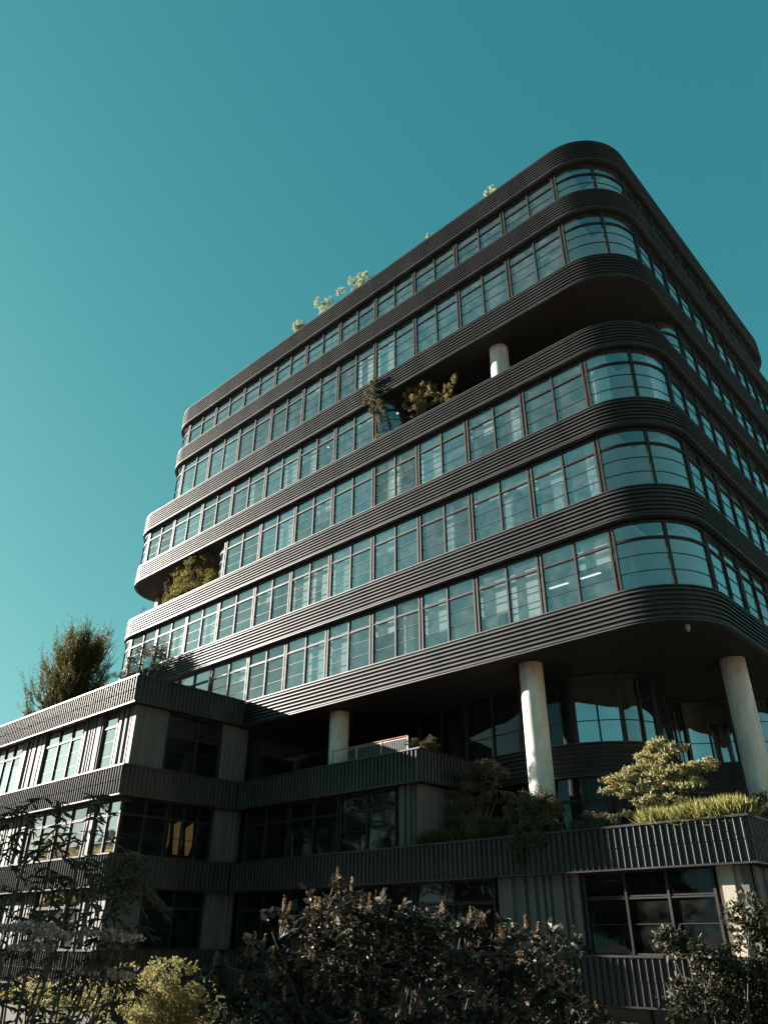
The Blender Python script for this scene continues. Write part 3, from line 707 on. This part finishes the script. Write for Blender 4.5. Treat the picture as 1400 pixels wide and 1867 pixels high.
# terrace above the long band
rg = np.random.default_rng(100); cl = []
for (x, y, z, a, b) in ((-2.75,1.5,5.65,.45,.2),(-2.3,1.5,5.5,.4,.2),(-3.2,1.5,5.35,.45,.16),(-2.6,1.4,5.1,.4,.22),(-4.2,1.4,4.75,.6,.18),(-3.4,1.3,4.9,.7,.2),(-2.4,1.3,4.8,.7,.2),(-1.5,1.4,4.85,.5,.18),(-4.6,1.4,4.5,.35,.14),(-3.9,1.3,4.35,.6,.18),(-3.0,1.3,4.45,.7,.2),(-2.1,1.4,4.4,.6,.2),(-3.3,1.4,4.0,.5,.16),(-2.6,1.4,3.9,.5,.2),(-3.0,1.4,3.5,.5,.25)):
    cl.append(((x, y, z), (a, .5, b)))
clump_tree('maple_tree', 'sunlit layered maple on the right terrace in front of the wavy glass', 'tree', (-2.8, 1.6, 2.75), cl, 620, .11, 'maple', .06, 101, up=.1, sub=16, subr=.28)
def grass(name, label, x0, x1, y0, y1, z, h, n, mat, seed, wdt=.012):
    rng = np.random.default_rng(seed); nt_ = max(6, n//90); tc = np.stack([rng.uniform(x0, x1, nt_), rng.uniform(y0, y1, nt_), np.full(nt_, z)], 1)
    ix = rng.integers(0, nt_, n); C = tc[ix]+rng.normal(size=(n, 3))*np.array([.05, .05, .0])
    D = rng.normal(size=(n, 3))*.42; D[:, 2] = 1
    o = leaf_mesh(name, C, h, LM[mat], None, rng, asp=.03, up=0, dirs=D, sv=.45, fold=.06)
    o['label'] = label; o['category'] = 'grass'; return o
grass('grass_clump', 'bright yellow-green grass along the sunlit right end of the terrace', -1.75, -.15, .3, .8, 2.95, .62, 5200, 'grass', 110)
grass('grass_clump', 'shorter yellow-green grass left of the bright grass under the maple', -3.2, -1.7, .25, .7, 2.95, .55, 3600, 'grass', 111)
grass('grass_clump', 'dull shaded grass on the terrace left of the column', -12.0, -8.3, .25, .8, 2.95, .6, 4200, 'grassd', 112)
clump_tree('round_shrub', 'round dark shrub with trailing stems at the foot of the sunlit column', 'shrub', (-7.0, .5, 2.75),
  [((-7.0,.35,4.2),(.75,.5,.5)),((-6.4,.3,4.0),(.55,.4,.4)),((-7.5,.2,4.0),(.5,.4,.4)),((-7.6,.35,3.6),(.55,.45,.45)),((-6.5,.4,3.7),(.65,.5,.45)),((-7.0,.2,3.4),(.9,.4,.4)),((-7.5,.0,3.0),(.5,.2,.3)),((-6.9,-.1,2.95),(.5,.15,.25)),((-7.45,-.12,2.5),(.07,.05,.28))], 2300, .085, 'shrub', .03, 113, sub=18)
for i, (x, wd, h, lab) in enumerate(((-5.0,.75,3.55,'low dark shrub behind the long band, right of the round shrub'),(-3.9,.6,3.5,'low dark shrub behind the long band under the left of the maple'))):
    clump_tree('low_shrub', lab, 'shrub', (x, .5, 2.75), [((x, .4, h-.2),(wd,.35,.28)),((x-.3,.4,h-.35),(wd*.8,.3,.25))], 1300, .08, 'shrub', .02, 120+i, group='low shrubs behind the long band')
clump_tree('layered_tree', 'dark layered tree on the shaded terrace left of the sunlit column', 'tree', (-10.8, 2.0, 2.75),
  [((-12.2,2.0,5.9),(.8,.6,.16)),((-11.2,2.0,5.8),(.8,.6,.16)),((-10.2,2,6.05),(.8,.6,.16)),((-9.5,2,5.7),(.6,.5,.15)),((-11.6,2,5.2),(.9,.6,.17)),((-10.3,2,5.3),(1.0,.6,.17)),((-11.8,2,4.6),(.8,.6,.17)),((-10.6,2,4.7),(1.0,.6,.17)),((-9.6,2,4.9),(.6,.5,.17)),((-11.2,2,4.1),(1.0,.6,.17)),((-10.0,2,4.0),(.8,.5,.17))], 620, .09, 'shrub', .06, 124, up=.5, sub=14)
clump_tree('mound_shrub', 'rounded shrub with pale leaf tips at the corner of the middle terrace', 'shrub', (-12.3, 1.0, 6.2), [((-12.7,.9,6.95),(.5,.4,.3)),((-12.1,.9,6.95),(.5,.4,.28)),((-11.95,.8,6.8),(.3,.4,.25))], 1500, .085, 'shrub', .02, 125, up=.6)
clump_tree('corner_shrub', 'dark shrub at the foot of the right-hand column', 'shrub', (-.6, 3.2, 2.75), [((-.6,3.,3.6),(.8,.8,.5)),((-.5,2.2,3.3),(.5,.6,.4)),((-.5,4.6,3.9),(.5,.8,.5))], 1200, .09, 'dark', .03, 126)

# ------------------------------------------------------------------ ground
m = MB()
xs = [-400,-60,-30,-10,-4,0,4,8,12,30,60,400]; ys = [-400,-60,-30,-24,-21,-18,-14,-10,-6,-2,0,20,60,400]
def gz(x, y): 
    k = min(1, max(0, (-y-8)/11)); return -4.6+3.0*(k*k*(3-2*k))
V = [(x, y, gz(x, y)) for y in ys for x in xs]; nx = len(xs)
F = [(j*nx+i, j*nx+i+1, (j+1)*nx+i+1, (j+1)*nx+i) for j in range(len(ys)-1) for i in range(nx-1)]
m.add(V, F); g = m.build('ground', M['soil'], smooth=True); g['kind'] = 'structure'

for nm, x0, x1, y0, y1 in (('pavement', -400, 400, -400, -32), ('pavement', 14, 400, -31.9, 400)):
    m = MB(); m.add([(x0, y0, -1.0 if y1 < -30 else -4.0), (x1, y0, -1.0 if y1 < -30 else -4.0), (x1, y1, -1.0 if y1 < -30 else -4.0), (x0, y1, -1.0 if y1 < -30 else -4.0)], [(0, 1, 2, 3)])
    o = m.build(nm, surf('light_paving', (.10,.09,.08), (.14,.13,.11), rough=.85, scale=.3)); o['kind'] = 'structure'

# ------------------------------------------------------------------ foreground garden
FERN = [ (3.16,-21.20,0.67), (3.50,-20.99,0.60), (3.67,-20.86,0.42), (3.09,-20.94,0.45), (2.88,-21.01,0.28), (3.33,-20.89,0.27), (3.54,-20.72,0.10), (2.70,-20.91,-0.07), (3.02,-20.76,-0.07), (2.67,-20.73,-0.33), (3.19,-20.64,-0.23), (2.84,-21.22,0.51), (3.48,-20.75,0.27), (3.55,-20.75,0.35), (2.85,-21.10,0.16), (3.32,-20.64,-0.06), (2.87,-20.64,-0.40), (2.63,-20.86,-0.41) ]
UMB = [ (3.18,-21.19,0.07), (3.27,-21.11,0.08), (3.35,-21.02,0.04), (3.23,-21.07,-0.02), (3.42,-20.79,0.05), (3.52,-20.69,0.03), (3.33,-20.73,-0.14), (3.40,-20.65,-0.16) ]
MAGN = [ (3.33,-18.32,0.19), (3.12,-18.48,0.15), (3.49,-18.11,0.11), (2.84,-18.68,0.07), (2.77,-18.90,0.07), (2.59,-19.06,-0.15), (2.48,-19.21,-0.29), (2.55,-19.14,-0.50), (2.78,-18.83,-0.22), (3.04,-18.62,-0.19), (3.31,-18.42,-0.11), (3.54,-18.18,-0.15), (3.67,-17.87,-0.18), (3.87,-17.65,-0.22), (3.90,-17.51,0.04), (3.98,-17.36,-0.26), (4.05,-17.12,-0.49), (3.91,-17.58,-0.47), (3.68,-17.96,-0.47), (3.39,-18.38,-0.46), (3.10,-18.66,-0.46), (2.80,-18.93,-0.46), (2.91,-18.58,0.23) ]
LIGHT = [ (-1.07,-17.30,-0.32), (-0.95,-17.13,-0.41), (-1.26,-17.37,-0.47), (-1.23,-17.21,-0.63), (-1.44,-17.37,-0.69), (-1.60,-17.39,-0.85), (-1.11,-17.06,-0.69) ]
BACK = [ (-2.76,-17.15,-0.52), (-3.00,-17.32,-0.58), (-3.29,-17.54,-0.65), (-3.53,-17.81,-0.59), (-3.12,-17.19,-0.90), (-3.44,-17.49,-0.90), (-2.58,-17.03,-0.46) ]
RIGHT = [ (5.77,-17.53,0.07), (5.86,-17.52,0.17), (5.87,-17.39,0.01), (5.41,-17.47,-0.03), (5.55,-17.58,-0.12), (5.70,-17.42,-0.15), (5.79,-17.31,-0.18), (5.42,-17.60,-0.24), (5.52,-17.44,-0.34), (5.67,-17.28,-0.37), (5.31,-17.59,-0.40), (5.72,-17.18,-0.43), (5.31,-17.58,-0.01) ]
# feathery plant: compound leaves (a stalk with long narrow leaflets) and flat flower heads
rng = np.random.default_rng(200)
t = empty('elder_shrub', (3.0, -21.0, -1.6), 'dark shrub with narrow drooping leaflets and flat pinkish flower heads at lower left', 'shrub')
mb = MB(); C = []; D = []
root = np.array([3.0, -21.0, -1.6])
for c in FERN:
    c = np.array(c); P = [root+(c-root)*k+rng.normal(size=3)*.03 for k in (0, .35, .7, 1)]
    mb.tube([tuple(p) for p in P], [.013, .010, .007, .004], 6)
    for j in range(7):
        az = rng.random()*6.283; d = np.array([math.cos(az), math.sin(az), .35-.5*rng.random()]); d /= np.linalg.norm(d)
        st = c+rng.normal(size=3)*np.array([.07, .07, .06]); ln = .16+.10*rng.random(); Q = []
        for k in range(7):
            u = k/6; p = st+d*ln*u+np.array([0, 0, -.10*u*u]); Q.append(tuple(p))
            sd_ = np.cross(d, [0, 0, 1]); sd_ /= np.linalg.norm(sd_)
            if k:
                for sg in (-1, 1): C.append(p); D.append(d*.55+sd_*sg*.8+np.array([0, 0, -.45]))
        C.append(np.array(Q[-1])); D.append(d+np.array([0, 0, -.4]))
        mb.tube(Q, [.003]*7, 4)
leaf_mesh('foliage', np.array(C), .072, LM['fern'], t, rng, asp=.24, up=.3, dirs=np.array(D)/1.0)
UC = []; UD = []
for c in UMB:
    c = np.array(c); mb.tube([tuple(c-np.array([0, 0, .22])), tuple(c-np.array([0, 0, .06]))], [.004, .003], 5)
    n_ = 520; r_ = .12*np.sqrt(rng.random(n_)); a_ = rng.random(n_)*6.283
    for k in range(14):
        a = k*6.283/14; mb.tube([tuple(c-np.array([0, 0, .06])), tuple(c+np.array([math.cos(a)*.08, math.sin(a)*.08, -.008]))], [.0018, .0012], 4)
    UC.append(c+np.stack([r_*np.cos(a_), r_*np.sin(a_), rng.normal(size=n_)*.008-r_*r_*1.2], 1))
mb.build('stem', M['bark'], t)
leaf_mesh('flower_head', np.concatenate(UC), .015, LM['umbel'], t, rng, asp=.9, up=.5)

# broad-leaved bush with upright flower spikes
t = empty('broadleaf_shrub', (3.2, -18.3, -1.7), 'dark broad-leaved shrub with upright brown flower spikes in the middle foreground', 'shrub')
rng = np.random.default_rng(201); mb = MB(); C = []; D = []; SC = []
root = np.array([3.2, -18.3, -1.7])
for c in MAGN+[(p[0]+.25, p[1]+.3, p[2]-.1) for p in MAGN]+[(p[0]-.15, p[1]+.55, p[2]-.12) for p in MAGN]:
    c = np.array(c); P = [root+(c-root)*k+rng.normal(size=3)*.05 for k in (0, .35, .7, 1)]
    mb.tube([tuple(p) for p in P], [.02, .014, .009, .004], 6)
    for j in range(9):
        q = c+rng.normal(size=3)*np.array([.12, .12, .06]); top = q+np.array([rng.normal()*.03, rng.normal()*.03, .07])
        mb.tube([tuple(c-np.array([0, 0, .05])), tuple(q), tuple(top)], [.005, .004, .003], 4)
        for k in range(11):
            az = rng.random()*6.283; C.append(q+(top-q)*k/11+rng.normal(size=3)*.02); D.append([math.cos(az), math.sin(az), .25+.5*rng.random()])
        if j < 3:
            h = .06+.05*rng.random(); n_ = 70; z = rng.random(n_); a_ = rng.random(n_)*6.283; r_ = .009*(1.15-z)
            SC.append(top+np.stack([r_*np.cos(a_)+z*rng.normal()*.01, r_*np.sin(a_), z*h], 1))
mb.build('stem', M['bark'], t)
leaf_mesh('foliage', np.array(C), .062, LM['magn'], t, rng, asp=.62, up=.1, dirs=np.array(D)/1.0, fold=.35)
leaf_mesh('flower_spikes', np.concatenate(SC), .014, LM['spike'], t, rng, asp=.8, up=0)

clump_tree('fine_leaved_shrub', 'small-leaved bright shrub catching the sun between the two dark foreground shrubs', 'shrub', (-1.2, -17.2, -1.8), [(p, (.26, .3, .16)) for p in LIGHT]+[((p[0], p[1]+.3, p[2]-.25), (.35, .3, .2)) for p in LIGHT], 1100, .032, 'fine', .015, 202, asp=.5, up=.1, sub=22, subr=.35)
clump_tree('fine_leaved_shrub', 'yellowish small-leaved shrub glimpsed behind the pink-flowered shrub', 'shrub', (-3.1, -17.4, -1.8), [(p, (.35, .35, .2)) for p in BACK], 420, .04, 'fine', .015, 203, asp=.5, up=.1, sub=18, subr=.35)
clump_tree('glossy_shrub', 'dark glossy shrub with a leaning shoot in the lower right corner', 'shrub', (5.6, -17.4, -1.75), [(p, (.13, .13, .10)) for p in RIGHT]+[((p[0]+.15, p[1]+.25, p[2]-.15), (.16, .16, .12)) for p in RIGHT[3:]], 260, .042, 'dark', .012, 204, asp=.45, up=.1, sub=9, subr=.45)
clump_tree('glossy_shrub', 'low dark ground shrub along the very bottom of the picture', 'shrub', (1.5, -15.5, -2.6), [((x_, -15.6+.1*x_, -1.05+.15*math.sin(x_*3)), (.7, .4, .35)) for x_ in (-2.5, -1.4, -.3, .8, 1.9, 3, 4.1)], 900, .05, 'dark', .015, 205, sub=18)

# trees added out of view on the left to shade the shrubs and darken the glass
for i, (x, y, z0, z1, rad, lab) in enumerate(((-6, -23.3, -.5, 5.0, 2.7, 'dense low tree added out of view to shade the foreground shrubs'), (-19, -31, -3, 14, 4.8, 'tall tree added out of view to darken the glass, south of the wing'), (-29, -38, -3, 22, 7, 'taller unseen tree added beyond the tall one'), (-40, -41, -3, 25, 8, 'tallest added tree, unseen, far to the south-west'), (-54, -40, -3, 17, 8, 'broad added tree, unseen, farthest of all to the south-west'))):
    rg = np.random.default_rng(300+i); cl = []
    for k in range(24):
        u = rg.random(); a = rg.random()*6.283; rr_ = rad*(.35+.5*rg.random())*math.sqrt(max(.1, 1-(2*u-1)**2))
        cl.append(((x+math.cos(a)*rr_, y+math.sin(a)*rr_, z0+(z1-z0)*(.15+.8*u)), (rad*.36, rad*.36, rad*.28)))
    clump_tree('unseen_added_tree', lab, 'tree', (x, y, -2.0), cl, 1500 if i else 2200, .3 if i else .16, 'shrub', .22, 310+i, sub=12, subr=.4)
# buildings across the street, mirrored in the glass
for i, (x, y, a, wd, dp, h, lab) in enumerate(((-95, -45, 20, 34, 14, 11, 'low sandstone house across the street to the south-west'), (42, -62, 0, 30, 14, 12, 'sandstone block across the street to the south'), (70, 10, 0, 14, 40, 14, 'sandstone block across the street to the east'))):
    b_ = empty('sandstone_house', (x, y, -2), lab, 'building'); q = math.radians(a)
    m = MB(); m.box(-wd/2, wd/2, -dp/2, dp/2, 0, h); o = m.build('wall', M['sand']); o.parent = b_
    m = MB(); m.add([(-wd/2-.4, -dp/2-.4, h), (wd/2+.4, -dp/2-.4, h), (wd/2+.4, dp/2+.4, h), (-wd/2-.4, dp/2+.4, h), (-wd/2+3, 0, h+3.5), (wd/2-3, 0, h+3.5)], [(0,1,5,4),(1,2,5),(2,3,4,5),(3,0,4),(3,2,1,0)]); o = m.build('roof', M['tile']); o.parent = b_
    b_.rotation_euler.z = q

for i, (x, y, h, lab) in enumerate(((-60, -21, 7.6, 'yellow autumn tree beyond the wing, nearer one'), (-66, -27, 8.6, 'yellow autumn tree beyond the wing, farther one'))):
    rg = np.random.default_rng(400+i); cl = [((x+rg.normal()*2.4, y+rg.normal()*2.4, .8+(h-2)*rg.random()), (1.9, 1.9, 1.3)) for k in range(18)]
    clump_tree('autumn_tree', lab, 'tree', (x, y, -4), cl, 900, .28, 'autumn', .2, 410+i, sub=12, subr=.4)
